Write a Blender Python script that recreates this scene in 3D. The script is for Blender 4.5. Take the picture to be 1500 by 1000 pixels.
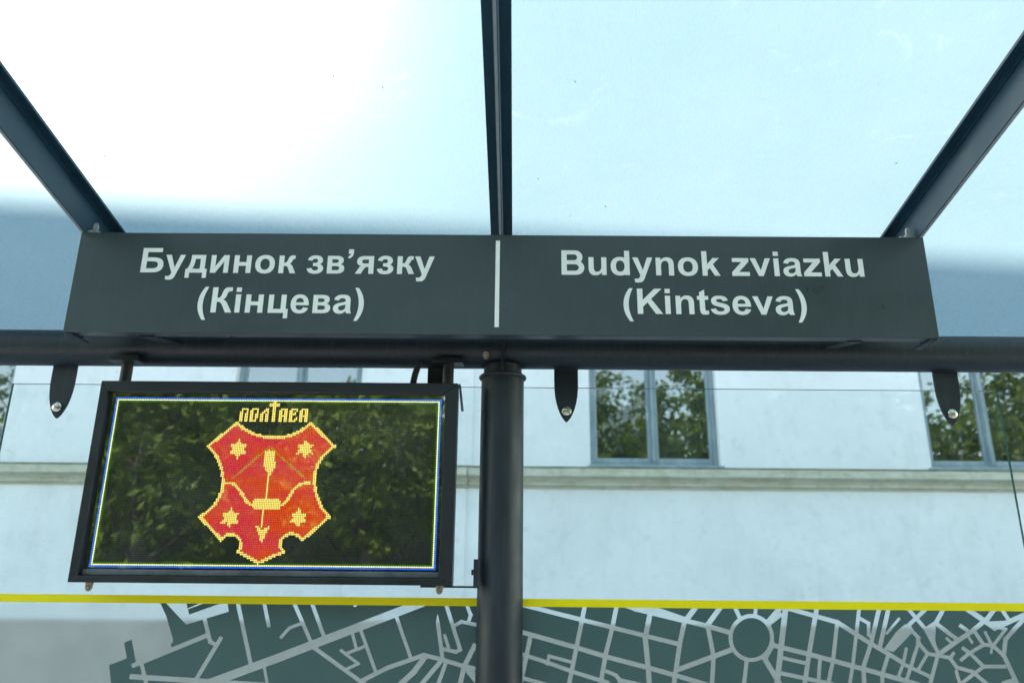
import bpy, bmesh, math, random
import numpy as np
from mathutils import Vector, Matrix
from mathutils.geometry import delaunay_2d_cdt

for o in list(bpy.data.objects):
    bpy.data.objects.remove(o)
sc = bpy.context.scene
COL = sc.collection
rad = math.radians

# ------------------------------------------------------------------ camera
F_PX, CAM_H = 1120.0, 1.65
YAW, PITCH, ROLL = rad(.396), rad(17.05), rad(.524)

def cam_axes():
    r = Vector((1, 0, 0)); f = Vector((0, math.cos(PITCH), math.sin(PITCH))); u = Vector((0, -math.sin(PITCH), math.cos(PITCH)))
    r2 = r * math.cos(ROLL) + u * math.sin(ROLL); u2 = u * math.cos(ROLL) - r * math.sin(ROLL)
    Z = Matrix.Rotation(YAW, 3, 'Z')
    return Z @ r2, Z @ u2, Z @ f
AX_R, AX_U, AX_F = cam_axes()
cam = bpy.data.cameras.new('camera'); cam.sensor_width = 36; cam.lens = F_PX / 1500 * 36
cam.dof.use_dof = True; cam.dof.focus_distance = 2.12; cam.dof.aperture_fstop = 3.2
cam.clip_start = .05; cam.clip_end = 500
camo = bpy.data.objects.new('camera', cam); COL.objects.link(camo)
m = Matrix((AX_R, AX_U, -AX_F)).transposed().to_4x4(); m.translation = (0, 0, CAM_H)
camo.matrix_world = m
sc.camera = camo

def at(x, y, Y):
    """point of the photograph at depth Y"""
    d = AX_R * ((x - 750) / F_PX) - AX_U * ((y - 500) / F_PX) + AX_F
    d = d * (Y / d.y)
    return Vector((d.x, d.y, d.z + CAM_H))

# ------------------------------------------------------------------ sky, sun, exposure
SUN_AZ, SUN_EL = rad(-38), rad(50)
w = bpy.data.worlds.new('World'); sc.world = w; w.use_nodes = True
nt = w.node_tree; nt.nodes.clear()
sky = nt.nodes.new('ShaderNodeTexSky'); sky.sky_type = 'NISHITA'; sky.sun_disc = False
sky.sun_elevation = SUN_EL; sky.sun_rotation = SUN_AZ
sky.air_density = 1.0; sky.dust_density = .15; sky.altitude = 900; sky.ozone_density = .35
bg = nt.nodes.new('ShaderNodeBackground'); bg.inputs[1].default_value = .15
ow = nt.nodes.new('ShaderNodeOutputWorld')
tint = nt.nodes.new('ShaderNodeMix'); tint.data_type = 'RGBA'; tint.blend_type = 'MULTIPLY'; tint.inputs[0].default_value = 1
tint.inputs[7].default_value = (1.15, 1.07, .82, 1)
nt.links.new(sky.outputs[0], tint.inputs[6]); nt.links.new(tint.outputs[2], bg.inputs[0]); nt.links.new(bg.outputs[0], ow.inputs[0])
sun = bpy.data.lights.new('sun', 'SUN'); sun.energy = 2.0; sun.angle = rad(.8); sun.color = (1, .95, .87)
suno = bpy.data.objects.new('sun', sun); COL.objects.link(suno)
SV = Vector((math.sin(SUN_AZ) * math.cos(SUN_EL), math.cos(SUN_AZ) * math.cos(SUN_EL), math.sin(SUN_EL)))
suno.rotation_euler = SV.to_track_quat('Z', 'Y').to_euler()
vs = sc.view_settings
vs.view_transform = 'Standard'; vs.look = 'None'; vs.gamma = 1; vs.use_curve_mapping = False
vs.exposure = 2.42
sc.cycles.max_bounces = 6; sc.cycles.diffuse_bounces = 4; sc.cycles.transparent_max_bounces = 16; sc.cycles.transmission_bounces = 5
sc.cycles.caustics_reflective = False; sc.cycles.caustics_refractive = False
sc.cycles.sample_clamp_indirect = 6
sc.cycles.use_adaptive_sampling = True; sc.cycles.adaptive_threshold = .02

# ------------------------------------------------------------------ materials
class N:
    """small node helper"""
    def __init__(s, name):
        s.m = bpy.data.materials.new(name); s.m.use_nodes = True; s.t = s.m.node_tree; s.t.nodes.clear()
        s.out = s.t.nodes.new('ShaderNodeOutputMaterial')
    def n(s, typ, **kw):
        nd = s.t.nodes.new('ShaderNode' + typ)
        for k, v in kw.items():
            if k.startswith('_'): setattr(nd, k[1:], v)
        return nd
    def link(s, a, b): s.t.links.new(a, b)
    def coord(s, scale=(1, 1, 1), kind='Object'):
        tc = s.n('TexCoord'); mp = s.n('Mapping'); mp.inputs['Scale'].default_value = scale
        s.link(tc.outputs[kind], mp.inputs[0]); return mp.outputs[0]
    def noise(s, scale, detail=4, rough=.55, vec=None, dist=0):
        nd = s.n('TexNoise'); nd.inputs['Scale'].default_value = scale; nd.inputs['Detail'].default_value = detail
        nd.inputs['Roughness'].default_value = rough; nd.inputs['Distortion'].default_value = dist
        if vec is not None: s.link(vec, nd.inputs['Vector'])
        return nd.outputs['Fac']
    def ramp(s, fac, stops):
        r = s.n('ValToRGB'); e = r.color_ramp.elements
        while len(e) < len(stops): e.new(.5)
        for el, (p, c) in zip(e, stops):
            el.position = p; el.color = (*c, 1) if len(c) == 3 else c
        s.link(fac, r.inputs[0]); return r.outputs[0]
    def val(s, fac, a, b, lo=0, hi=1):
        r = s.n('MapRange'); s.link(fac, r.inputs[0])
        r.inputs[1].default_value = lo; r.inputs[2].default_value = hi; r.inputs[3].default_value = a; r.inputs[4].default_value = b
        return r.outputs[0]
    def mix(s, fac, a, b, mode='MIX'):
        x = s.n('Mix', _data_type='RGBA', _blend_type=mode)
        for sock, v in ((x.inputs[0], fac), (x.inputs[6], a), (x.inputs[7], b)):
            if isinstance(v, (int, float)): sock.default_value = v
            elif isinstance(v, tuple): sock.default_value = (*v, 1)
            else: s.link(v, sock)
        return x.outputs[2]
    def bump(s, h, strength=.2, dist=.01):
        b = s.n('Bump'); b.inputs['Strength'].default_value = strength; b.inputs['Distance'].default_value = dist
        s.link(h, b.inputs['Height']); return b.outputs[0]
    def principled(s, color, rough=.5, metal=0, normal=None, spec=.5, **kw):
        p = s.n('BsdfPrincipled')
        for k, v in (('Base Color', color), ('Roughness', rough), ('Metallic', metal), ('Specular IOR Level', spec), *kw.items()):
            sock = p.inputs[k]
            if isinstance(v, (int, float)): sock.default_value = v
            elif isinstance(v, tuple): sock.default_value = (*v, 1) if len(v) == 3 else v
            else: s.link(v, sock)
        if normal is not None: s.link(normal, p.inputs['Normal'])
        return p.outputs[0]
    def mixs(s, fac, a, b):
        x = s.n('MixShader')
        if isinstance(fac, (int, float)): x.inputs[0].default_value = fac
        else: s.link(fac, x.inputs[0])
        s.link(a, x.inputs[1]); s.link(b, x.inputs[2]); return x.outputs[0]
    def bsdf(s, typ, color=None, rough=None, ior=None):
        b = s.n('Bsdf' + typ)
        if color is not None:
            if isinstance(color, tuple): b.inputs['Color'].default_value = (*color, 1)
            else: s.link(color, b.inputs['Color'])
        if rough is not None:
            if isinstance(rough, (int, float)): b.inputs['Roughness'].default_value = rough
            else: s.link(rough, b.inputs['Roughness'])
        if ior is not None: b.inputs['IOR'].default_value = ior
        return b.outputs[0]
    def fresnel(s, ior):
        f = s.n('Fresnel'); f.inputs[0].default_value = ior
        g = s.n('NewGeometry'); inv = s.n('Math', _operation='SUBTRACT'); inv.inputs[0].default_value = 1; s.link(g.outputs['Backfacing'], inv.inputs[1])
        q = s.n('Math', _operation='MULTIPLY'); s.link(f.outputs[0], q.inputs[0]); s.link(inv.outputs[0], q.inputs[1]); return q.outputs[0]
    def done(s, sh):
        s.link(sh, s.out.inputs[0]); return s.m

def mat_metal(name, c, rough=.38, var=.25, metal=0.0, spec=.5, grime=.0):
    k = N(name); v = k.coord()
    n1 = k.noise(9, 5, vec=v); n2 = k.noise(160, 3, vec=v)
    dark = tuple(x * (1 - var) for x in c); lite = tuple(min(1, x * (1 + var)) for x in c)
    col = k.ramp(n1, [(.3, dark), (.7, lite)])
    if grime:
        st = k.noise(14, 6, .7, vec=k.coord((6, 6, .5)))
        col = k.mix(k.val(st, 0, grime, .5, .8), col, (.12, .105, .085))
    r = k.val(n1, rough - .08, rough + .12, .3, .7)
    return k.done(k.principled(col, r, metal, k.bump(n2, .06, .002), spec))

def mat_plain(name, c, rough=.5, metal=0.0, var=.12, scale=20):
    k = N(name); v = k.coord(); n = k.noise(scale, 4, vec=v)
    col = k.ramp(n, [(.3, tuple(x * (1 - var) for x in c)), (.7, tuple(min(1, x * (1 + var)) for x in c))])
    return k.done(k.principled(col, k.val(n, rough - .06, rough + .1), metal))

M = {}
M['frame'] = mat_metal('anthracite_paint', (.012, .019, .026), .45, .2, spec=.5, grime=.25)
M['rafter'] = mat_metal('blue_grey_paint', (.014, .050, .080), .4, .15, grime=.1)
M['frame_dark'] = mat_metal('black_powder_coat', (.012, .014, .016), .4, .2)
M['sign'] = mat_metal('sign_grey_paint', (.043, .060, .067), .34, .1, spec=.5, grime=.22)
M['steel'] = mat_plain('stainless_steel', (.62, .58, .5), .25, 1.0, .2, 80)
M['zinc'] = mat_plain('zinc_plate', (.6, .62, .6), .45, .6, .2, 60)
M['brass'] = mat_plain('brass_cap', (.62, .5, .3), .4, .5, .2, 60)
M['tan'] = mat_plain('rusted_key', (.35, .25, .17), .5, .6, .3, 90)
M['gasket'] = mat_plain('grey_gasket', (.3, .31, .32), .5, 0, .1, 30)
M['vinyl'] = mat_plain('pale_vinyl', (.93, .95, .93), .45, 0, .05, 25)
M['conduit'] = mat_plain('black_conduit', (.02, .02, .02), .5, 0, .2, 40)
M['seal'] = mat_plain('grey_screen_seal', (.1, .11, .115), .35, 0, .35, 14)

def make_glass(name, tint, ior=1.5, rough=0.0, dirt=.05):
    k = N(name); v = k.coord()
    d = k.noise(7, 6, .65, vec=v); d2 = k.noise(1.3, 3, vec=v)
    gl = k.bsdf('Glossy', (1, 1, 1), rough); tr = k.bsdf('Transparent', tint)
    df = k.bsdf('Diffuse', (.6, .63, .6))
    base = k.mixs(k.fresnel(ior), tr, gl)
    fac = k.n('Math', _operation='MULTIPLY'); k.link(k.val(d, 0, dirt, .4, .75), fac.inputs[0]); k.link(k.val(d2, .2, 1, .35, .65), fac.inputs[1])
    return k.done(k.mixs(fac.outputs[0], base, df))
M['glass'] = make_glass('shelter_glass', (.962, .985, .985), 1.5, 0, .07)
M['cover'] = make_glass('screen_cover', (.95, .96, .95), 2.9, 0.01, .03)
M['pane'] = make_glass('window_pane', (.88, .92, .93), 2.5, 0.015, .04)
k = N('glass_edge'); M['edge'] = k.done(k.principled((.03, .09, .085), .15))

# frosted film of the glass wall
k = N('frosted_film'); v = k.coord((1, 1, 1))
n1 = k.noise(5, 5, vec=v)
rf = k.bsdf('Refraction', (.98, .98, .97), .16, 1.12)
tl = k.bsdf('Translucent', (.85, .86, .85)); df = k.bsdf('Diffuse', (.55, .54, .51))
a = k.mixs(.1, rf, tl); b = k.mixs(k.val(n1, .1, .18, .3, .7), a, df)
M['film'] = k.done(b)
# teal print of the map
k = N('map_print'); v = k.coord()
n1 = k.noise(3, 4, vec=v); n2 = k.noise(60, 3, vec=v)
col = k.ramp(n1, [(.3, (.072, .132, .132)), (.7, (.092, .152, .146))])
M['print'] = k.done(k.mixs(.12, k.principled(col, .3, 0, k.bump(n2, .03, .001)), k.bsdf('Translucent', col)))
k = N('yellow_film'); v = k.coord(); n1 = k.noise(6, 5, vec=v)
col = k.ramp(n1, [(.3, (.98, .74, .002)), (.7, (1, .81, .004))])
M['yellow'] = k.done(k.mixs(.15, k.principled(col, .35), k.bsdf('Translucent', col)))

# opal roof sheet: lower skin scatters, upper skin is clear
k = N('opal_sheet'); v = k.coord()
n1 = k.noise(1.6, 5, .6, vec=v); n2 = k.noise(18, 6, .7, vec=v); n3 = k.noise(240, 2, vec=k.coord((1, .06, 1)))
vor = k.n('TexVoronoi'); vor.inputs['Scale'].default_value = 11; k.link(v, vor.inputs['Vector'])
speck = k.val(vor.outputs['Distance'], 1, 0, .02, .045)
colr = k.ramp(n1, [(.3, (.205, .292, .314)), (.7, (.232, .314, .336))])
colr = k.mix(k.val(n2, 0, .3, .5, .8), colr, (.22, .25, .25))
st = k.noise(5, 6, .7, vec=k.coord((5, .35, .35)), dist=.6); colr = k.mix(k.val(st, 0, .3, .5, .75), colr, (.22, .29, .30))
st2 = k.noise(3.1, 7, .75, vec=v, dist=2.5); colr = k.mix(k.val(st2, 0, .35, .60, .66), colr, (.33, .38, .39))
tl = k.bsdf('Translucent', colr); rf = k.bsdf('Refraction', (.5, .55, .56), .88, 1.3)
df = k.bsdf('Diffuse', colr); gl = k.bsdf('Glossy', (1, 1, 1), k.val(n3, .2, .35))
a = k.mixs(.125, tl, rf); a = k.mixs(.16, a, df)
M['opal'] = k.done(k.mixs(.035, a, gl))
k = N('clear_skin')
M['skin'] = k.done(k.mixs(.04, k.bsdf('Transparent', (.97, .98, .98)), k.bsdf('Glossy', (1, 1, 1), .1)))

# building
k = N('white_plaster'); v = k.coord()
n1 = k.noise(.9, 6, .6, vec=v); n2 = k.noise(7, 6, .65, vec=v); n3 = k.noise(60, 4, vec=v); n4 = k.noise(2.2, 6, .7, vec=k.coord((2, 2, .55)))
col = k.ramp(n1, [(.3, (.72, .725, .72)), (.7, (.82, .822, .815))])
col = k.mix(k.val(n2, 0, .5, .55, .8), col, (.52, .52, .47))
col = k.mix(k.val(n4, 0, .4, .52, .8), col, (.54, .535, .47))
n5 = k.noise(3.2, 8, .75, vec=v, dist=1.2); col = k.mix(k.val(n5, 0, .8, .60, .72), col, (.60, .585, .55))
M['plaster'] = k.done(k.principled(col, .85, 0, k.bump(n3, .25, .01), .2))
k = N('mossy_ledge'); v = k.coord()
n1 = k.noise(3, 6, .7, vec=k.coord((1.2, 1.2, 6))); n2 = k.noise(9, 6, .7, vec=v); n3 = k.noise(60, 4, vec=v)
col = k.ramp(n1, [(.35, (.60, .58, .50)), (.65, (.46, .45, .33))])
col = k.mix(k.val(n2, 0, .6, .5, .75), col, (.26, .25, .15))
M['ledge'] = k.done(k.principled(col, .9, 0, k.bump(n3, .4, .01), .2))
k = N('ledge_shadow_line'); v = k.coord(); n1 = k.noise(4, 7, .75, vec=v)  # dark mottled tone that paints the shadow line of the ledge
M['shadow_line'] = k.done(k.principled(k.ramp(n1, [(.35, (.07, .07, .05)), (.7, (.30, .30, .22))]), .95))
k = N('plinth_render'); v = k.coord(); n1 = k.noise(2, 6, .65, vec=v); n3 = k.noise(40, 4, vec=v)
M['plinth'] = k.done(k.principled(k.ramp(n1, [(.3, (.36, .32, .28)), (.7, (.46, .41, .36))]), .9, 0, k.bump(n3, .4, .02), .2))
k = N('weathered_window_paint'); v = k.coord()
n1 = k.noise(10, 6, .7, vec=k.coord((1, 1, .3))); n2 = k.noise(45, 5, .7, vec=v)
col = k.ramp(n1, [(.3, (.19, .25, .28)), (.7, (.33, .39, .41))])
col = k.mix(k.val(n2, 0, .8, .6, .72), col, (.22, .17, .13))
M['timber'] = k.done(k.principled(col, .6, 0, k.bump(n2, .3, .004), .3))
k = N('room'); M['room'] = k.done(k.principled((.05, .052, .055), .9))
k = N('lace_curtain'); v = k.coord((1, 1, 1))
vor = k.n('TexVoronoi', _feature='DISTANCE_TO_EDGE'); vor.inputs['Scale'].default_value = 7; vor.inputs['Randomness'].default_value = .35; k.link(v, vor.inputs['Vector'])
fine = k.noise(90, 2, vec=v)
fa = k.n('Math', _operation='MAXIMUM'); k.link(k.val(vor.outputs['Distance'], .4, .13, .01, .05), fa.inputs[0]); k.link(k.val(fine, 0, .2, .5, .7), fa.inputs[1])
M['lace'] = k.done(k.mixs(fa.outputs[0], k.bsdf('Transparent', (1, 1, 1)), k.bsdf('Diffuse', (.22, .23, .22))))
M['roofing'] = mat_plain('roof_felt', (.12, .12, .12), .9)
# ground
k = N('concrete_paving'); v = k.coord(); n1 = k.noise(1.2, 6, vec=v); n3 = k.noise(30, 5, vec=v)
br = k.n('TexBrick'); br.inputs['Scale'].default_value = 1; br.inputs['Brick Width'].default_value = .4; br.inputs['Row Height'].default_value = .2
br.inputs['Mortar Size'].default_value = .006; br.inputs['Color1'].default_value = (.46, .45, .42, 1); br.inputs['Color2'].default_value = (.40, .39, .365, 1); br.inputs['Mortar'].default_value = (.12, .11, .1, 1)
k.link(v, br.inputs['Vector'])
M['paving'] = k.done(k.principled(k.mix(k.val(n1, 0, .5), br.outputs[0], (.36, .345, .32)), .9, 0, k.bump(n3, .2, .01)))
k = N('asphalt'); v = k.coord(); n1 = k.noise(.6, 6, vec=v); n3 = k.noise(90, 4, vec=v)
M['asphalt'] = k.done(k.principled(k.ramp(n1, [(.3, (.04, .04, .042)), (.7, (.065, .065, .066))]), .85, 0, k.bump(n3, .5, .01)))
k = N('soil_and_grass'); v = k.coord(); n1 = k.noise(.5, 7, .7, vec=v); n3 = k.noise(12, 6, vec=v)
M['soil'] = k.done(k.principled(k.ramp(n1, [(.3, (.05, .075, .02)), (.7, (.09, .085, .05))]), .95, 0, k.bump(n3, .5, .05)))
M['kerb'] = mat_plain('kerb_stone', (.36, .35, .33), .9, 0, .15, 8)
k = N('bark'); v = k.coord((1, 1, .2)); n1 = k.noise(16, 6, .7, vec=v)
M['bark'] = k.done(k.principled(k.ramp(n1, [(.3, (.04, .03, .022)), (.7, (.12, .1, .08))]), .95, 0, k.bump(n1, .6, .03)))
def mat_leaf(name, c1, c2):
    k = N(name); oi = k.n('ObjectInfo'); v = k.coord(); n1 = k.noise(2.6, 4, vec=v); n2 = k.noise(23, 2, vec=v)
    col = k.ramp(n1, [(.3, c1), (.7, c2)]); col = k.mix(k.val(n2, 0, .6, .4, .7), col, tuple(x * .6 for x in c1))
    return k.done(k.mixs(.4, k.principled(col, .5, 0, None, .35), k.bsdf('Translucent', col)))
M['leaf'] = mat_leaf('leaf_green', (.10, .18, .010), (.22, .29, .018))
M['leaf2'] = mat_leaf('leaf_yellow_green', (.12, .20, .010), (.25, .32, .018))
# screen diodes
def mat_led(name, c, strength, c2=None):
    k = N(name); e = k.n('Emission'); e.inputs[1].default_value = strength
    if c2:
        v = k.coord((.4, 1, 1)); n1 = k.noise(14, 3, vec=v); n2 = k.noise(320, 1, vec=k.coord())
        col = k.ramp(n1, [(.38, c), (.62, c2)]); col = k.mix(k.val(n2, 0, .35, .35, .65), col, tuple(x * .5 for x in c))
        k.link(col, e.inputs[0])
    else:
        n2 = k.noise(320, 1, vec=k.coord()); col = k.mix(k.val(n2, 0, .35, .35, .65), c, tuple(x * .7 for x in c)); k.link(col, e.inputs[0])
    return k.done(k.mixs(.05, e.outputs[0], k.bsdf('Glossy', (1, 1, 1), .25)))
M['led_yellow'] = mat_led('diode_yellow', (1, .78, .17), .40)
M['led_orange'] = mat_led('diode_amber', (1, .45, .05), .25)
M['led_red'] = mat_led('diode_red', (1, .085, .012), .31, (.95, .03, .09))
M['led_blue'] = mat_led('diode_blue', (.03, .16, 1), .36)
M['led_white'] = mat_led('diode_white', (.95, 1, .42), .45)
M['led_green'] = mat_led('diode_green', (.12, .42, .02), .12)
M['led_off'] = mat_plain('diode_unlit', (.09, .09, .085), .3, 0, .3, 300)
k = N('module_mask'); M['mask'] = k.done(k.principled((.008, .008, .008), .45))

# ------------------------------------------------------------------ mesh helpers
class MB:
    def __init__(s): s.v = []; s.f = []; s.mi = []
    def poly(s, pts, mi=0):
        b = len(s.v); s.v += [tuple(p) for p in pts]; s.f.append(tuple(range(b, b + len(pts)))); s.mi.append(mi)
    def box(s, a, b, mi=0):
        x0, y0, z0 = a; x1, y1, z1 = b; k = len(s.v)
        s.v += [(x0, y0, z0), (x1, y0, z0), (x1, y1, z0), (x0, y1, z0), (x0, y0, z1), (x1, y0, z1), (x1, y1, z1), (x0, y1, z1)]
        for f in ((0, 3, 2, 1), (4, 5, 6, 7), (0, 1, 5, 4), (1, 2, 6, 5), (2, 3, 7, 6), (3, 0, 4, 7)):
            s.f.append(tuple(k + i for i in f)); s.mi.append(mi)
    def hexa(s, p, mi=0):
        k = len(s.v); s.v += [tuple(q) for q in p]
        for f in ((0, 3, 2, 1), (4, 5, 6, 7), (0, 1, 5, 4), (1, 2, 6, 5), (2, 3, 7, 6), (3, 0, 4, 7)):
            s.f.append(tuple(k + i for i in f)); s.mi.append(mi)
    def tube(s, pts, radii, n=16, cap=True, mi=0):
        pts = [Vector(p) for p in pts]
        if isinstance(radii, (int, float)): radii = [radii] * len(pts)
        k0 = len(s.v)
        for i, p in enumerate(pts):
            d = (pts[min(i + 1, len(pts) - 1)] - pts[max(i - 1, 0)]).normalized()
            a = d.orthogonal() if i == 0 else (a - d * a.dot(d))
            a.normalize(); b = d.cross(a)
            for j in range(n):
                t = 2 * math.pi * j / n
                s.v.append(tuple(p + (a * math.cos(t) + b * math.sin(t)) * radii[i]))
        for i in range(len(pts) - 1):
            for j in range(n):
                q = k0 + i * n; s.f.append((q + j, q + (j + 1) % n, q + n + (j + 1) % n, q + n + j)); s.mi.append(mi)
        if cap:
            s.f.append(tuple(k0 + j for j in range(n))[::-1]); s.mi.append(mi)
            e = k0 + (len(pts) - 1) * n; s.f.append(tuple(e + j for j in range(n))); s.mi.append(mi)
    def prism(s, outline, y0, y1, mi=0):
        """outline of (x, z) points pulled from depth y0 to y1"""
        n = len(outline); k = len(s.v)
        s.v += [(x, y0, z) for x, z in outline] + [(x, y1, z) for x, z in outline]
        s.f.append(tuple(range(k, k + n))); s.mi.append(mi); s.f.append(tuple(range(k + n, k + 2 * n))[::-1]); s.mi.append(mi)
        for i in range(n):
            j = (i + 1) % n; s.f.append((k + i, k + n + i, k + n + j, k + j)); s.mi.append(mi)
    def obj(s, name, mats, parent=None, smooth=False, bevel=0, loc=None):
        me = bpy.data.meshes.new(name); me.from_pydata(s.v, [], s.f)
        if not isinstance(mats, (list, tuple)): mats = [mats]
        for q in mats: me.materials.append(M[q])
        if len(mats) > 1: me.polygons.foreach_set('material_index', s.mi)
        bm = bmesh.new(); bm.from_mesh(me); bmesh.ops.recalc_face_normals(bm, faces=bm.faces); bm.to_mesh(me); bm.free()
        if smooth:
            me.polygons.foreach_set('use_smooth', [True] * len(me.polygons)); me.set_sharp_from_angle(angle=rad(40))
        o = bpy.data.objects.new(name, me); COL.objects.link(o)
        if parent is not None: o.parent = parent
        if loc is not None: o.location = loc
        if bevel:
            b = o.modifiers.new('bevel', 'BEVEL'); b.width = bevel; b.segments = 2; b.limit_method = 'ANGLE'; b.angle_limit = rad(50)
        return o

def thing(name, label, cat, group=None, loc=(0, 0, 0)):
    o = bpy.data.objects.new(name, None); COL.objects.link(o); o.location = loc; o.empty_display_size = .2
    o['label'] = label; o['category'] = cat
    if group: o['group'] = group
    return o
def struct(o): o['kind'] = 'structure'; return o
def rel(parent, o):
    """keep the world coordinates of o under a parent that stands elsewhere"""
    o.location = Vector(o.location) - Vector(parent.location); return o

def inside(p, poly):
    x, y = p; c = False; j = len(poly) - 1
    for i in range(len(poly)):
        xi, yi = poly[i]; xj, yj = poly[j]
        if (yi > y) != (yj > y) and x < (xj - xi) * (y - yi) / (yj - yi) + xi: c = not c
        j = i
    return c
def boxed(polys): return [(min(p[0] for p in q), max(p[0] for p in q), min(p[1] for p in q), max(p[1] for p in q), q) for q in polys]
def hit(p, bp): return any(a <= p[0] <= b and c <= p[1] <= d and inside(p, q) for a, b, c, d, q in bp)
def region(polys, test):
    """triangles of the plane cut along all the polygons, kept where test(point) holds"""
    V = []; E = []
    for q in polys:
        k = len(V); V += [Vector(p) for p in q]; E += [(k + i, k + (i + 1) % len(q)) for i in range(len(q))]
    vo, eo, fo, *_ = delaunay_2d_cdt(V, E, [], 0, 1e-7)
    keep = []
    for f in fo:
        c = ((vo[f[0]].x + vo[f[1]].x + vo[f[2]].x) / 3, (vo[f[0]].y + vo[f[1]].y + vo[f[2]].y) / 3)
        if test(c): keep.append(tuple(f))
    return vo, keep
def bez(p0, c, n=8):
    out = []
    for i in range(1, n + 1):
        t = i / n; u = 1 - t
        out.append((u**3 * p0[0] + 3 * u * u * t * c[0] + 3 * u * t * t * c[2] + t**3 * c[4], u**3 * p0[1] + 3 * u * u * t * c[1] + 3 * u * t * t * c[3] + t**3 * c[5]))
    return out
def path(cmds, n=8):
    out = []
    for c in cmds:
        if len(c) == 2: out.append((float(c[0]), float(c[1])))
        else: out += bez(out[-1], c, n)
    if len(out) > 2 and abs(out[0][0] - out[-1][0]) + abs(out[0][1] - out[-1][1]) < 1e-6: out.pop()
    return out

# ------------------------------------------------------------------ the setting
def sheet(name, x0, x1, y0, y1, z, mat):
    b = MB(); b.poly([(x0, y0, z), (x1, y0, z), (x1, y1, z), (x0, y1, z)]); return struct(b.obj(name, mat))
sheet('ground', -220, 220, -220, 220, -.16, 'soil')
b = MB(); b.box((-60, -3.2, -.3), (60, 7.85, 0)); struct(b.obj('pavement', 'paving'))
b = MB(); b.box((-60, -3.35, -.3), (60, -3.204, .004)); struct(b.obj('kerb', 'kerb'))
sheet('road', -120, 120, -8.6, -3.36, -.13, 'asphalt')

# --- building
BY = 8.0
bl = thing('building', 'pale plastered building with tall twin-pane windows behind the shelter glass', 'building', None, (0, BY, 0))
LOWER, SILL, HEAD, WW = 1.25, 2.74, 4.95, 1.36
WIN = [-6.80, -3.03, .775, 4.32, 8.0]
X0, X1 = -12.0, 12.0
def unseen_top(x): return 11.67 - .144 * (x + 6.19)  # unseen top edge, slope made up so its shadow slants across the shelter roof
def wallface(bm, y):
    xs = [X0] + [q for x in WIN for q in (x, x + WW)] + [X1]
    for i in range(len(xs) - 1):
        a, c = xs[i], xs[i + 1]
        if i % 2: spans = [(LOWER, SILL), (HEAD, None)]
        else: spans = [(LOWER, None)]
        for z0, z1 in spans:
            bm.poly([(a, y, z0), (c, y, z0), (c, y, unseen_top(c) if z1 is None else z1), (a, y, unseen_top(a) if z1 is None else z1)])
    for x in WIN:
        D = .17
        bm.poly([(x, y, SILL), (x, y + D, SILL), (x, y + D, HEAD), (x, y, HEAD)])
        bm.poly([(x + WW, y, SILL), (x + WW, y + D, SILL), (x + WW, y + D, HEAD), (x + WW, y, HEAD)])
        bm.poly([(x, y, HEAD), (x + WW, y, HEAD), (x + WW, y + D, HEAD), (x, y + D, HEAD)])
        bm.poly([(x, y, SILL), (x + WW, y, SILL), (x + WW, y + D, SILL), (x, y + D, SILL)])
    for x in (X0, X1): bm.poly([(x, y, LOWER), (x, y + 7, LOWER), (x, y + 7, unseen_top(x)), (x, y, unseen_top(x))])
    bm.poly([(X0, y + 7, LOWER), (X1, y + 7, LOWER), (X1, y + 7, unseen_top(X1)), (X0, y + 7, unseen_top(X0))])
b = MB(); wallface(b, BY); rel(bl, b.obj('wall', 'plaster', bl))
b = MB(); b.hexa([(X0 - .1, BY - .02, unseen_top(X0 - .1)), (X1 + .1, BY - .02, unseen_top(X1 + .1)), (X1 + .1, BY + 7, unseen_top(X1 + .1)), (X0 - .1, BY + 7, unseen_top(X0 - .1)),
                  (X0 - .1, BY - .02, unseen_top(X0 - .1) + .05), (X1 + .1, BY - .02, unseen_top(X1 + .1) + .05), (X1 + .1, BY + 7, unseen_top(X1 + .1) + .05), (X0 - .1, BY + 7, unseen_top(X0 - .1) + .05)])
rel(bl, b.obj('roof', 'roofing', bl))
b = MB(); b.box((X0 - .05, BY - .07, -.1), (X1 + .05, BY + 7.05, LOWER)); rel(bl, b.obj('plinth', 'plinth', bl, bevel=.02))
b = MB(); b.box((-1.72, BY - .03, LOWER + .002), (-.52, BY + .05, 2.515)); rel(bl, b.obj('pilaster', 'plaster', bl, bevel=.006))
b = MB(); b.box((-1.62, BY - .025, 2.745), (-.47, BY + .05, 7.6)); rel(bl, b.obj('pilaster', 'plaster', bl, bevel=.006))
# moulded string course under the windows, in runs as it was cast
prof = [(0.06, 2.735), (-.14, 2.718), (-.14, 2.63), (-.10, 2.612), (-.075, 2.597), (-.055, 2.57), (-.05, 2.545), (-.02, 2.54), (-.02, 2.52), (.06, 2.52)]
xs = [X0, -7.4, -3.4, -.5, 3.1, 6.9, X1]
for i in range(len(xs) - 1):
    b = MB(); off = .012 * ((i * 7) % 3 - 1) * .5
    n = len(prof); a, c = xs[i] + .002, xs[i + 1] - .002
    if i == 2: a, c, off = a, c, -.03
    b.v = [(a, BY + y + off, z) for y, z in prof] + [(c, BY + y + off, z) for y, z in prof]
    b.f = [tuple(range(n)), tuple(range(n, 2 * n))[::-1]] + [(q, (q + 1) % n, n + (q + 1) % n, n + q) for q in range(n)]; b.mi = [0] * len(b.f)
    cs = rel(bl, b.obj('string_course', 'ledge', bl, bevel=.004))
    b = MB(); b.box((a, BY + off - .148, 2.712), (c, BY + off - .02, 2.7265)); b.obj('shadow_strip', 'shadow_line', cs, bevel=.003)  # added dark strip, paints the shadow line along the ledge top
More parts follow.
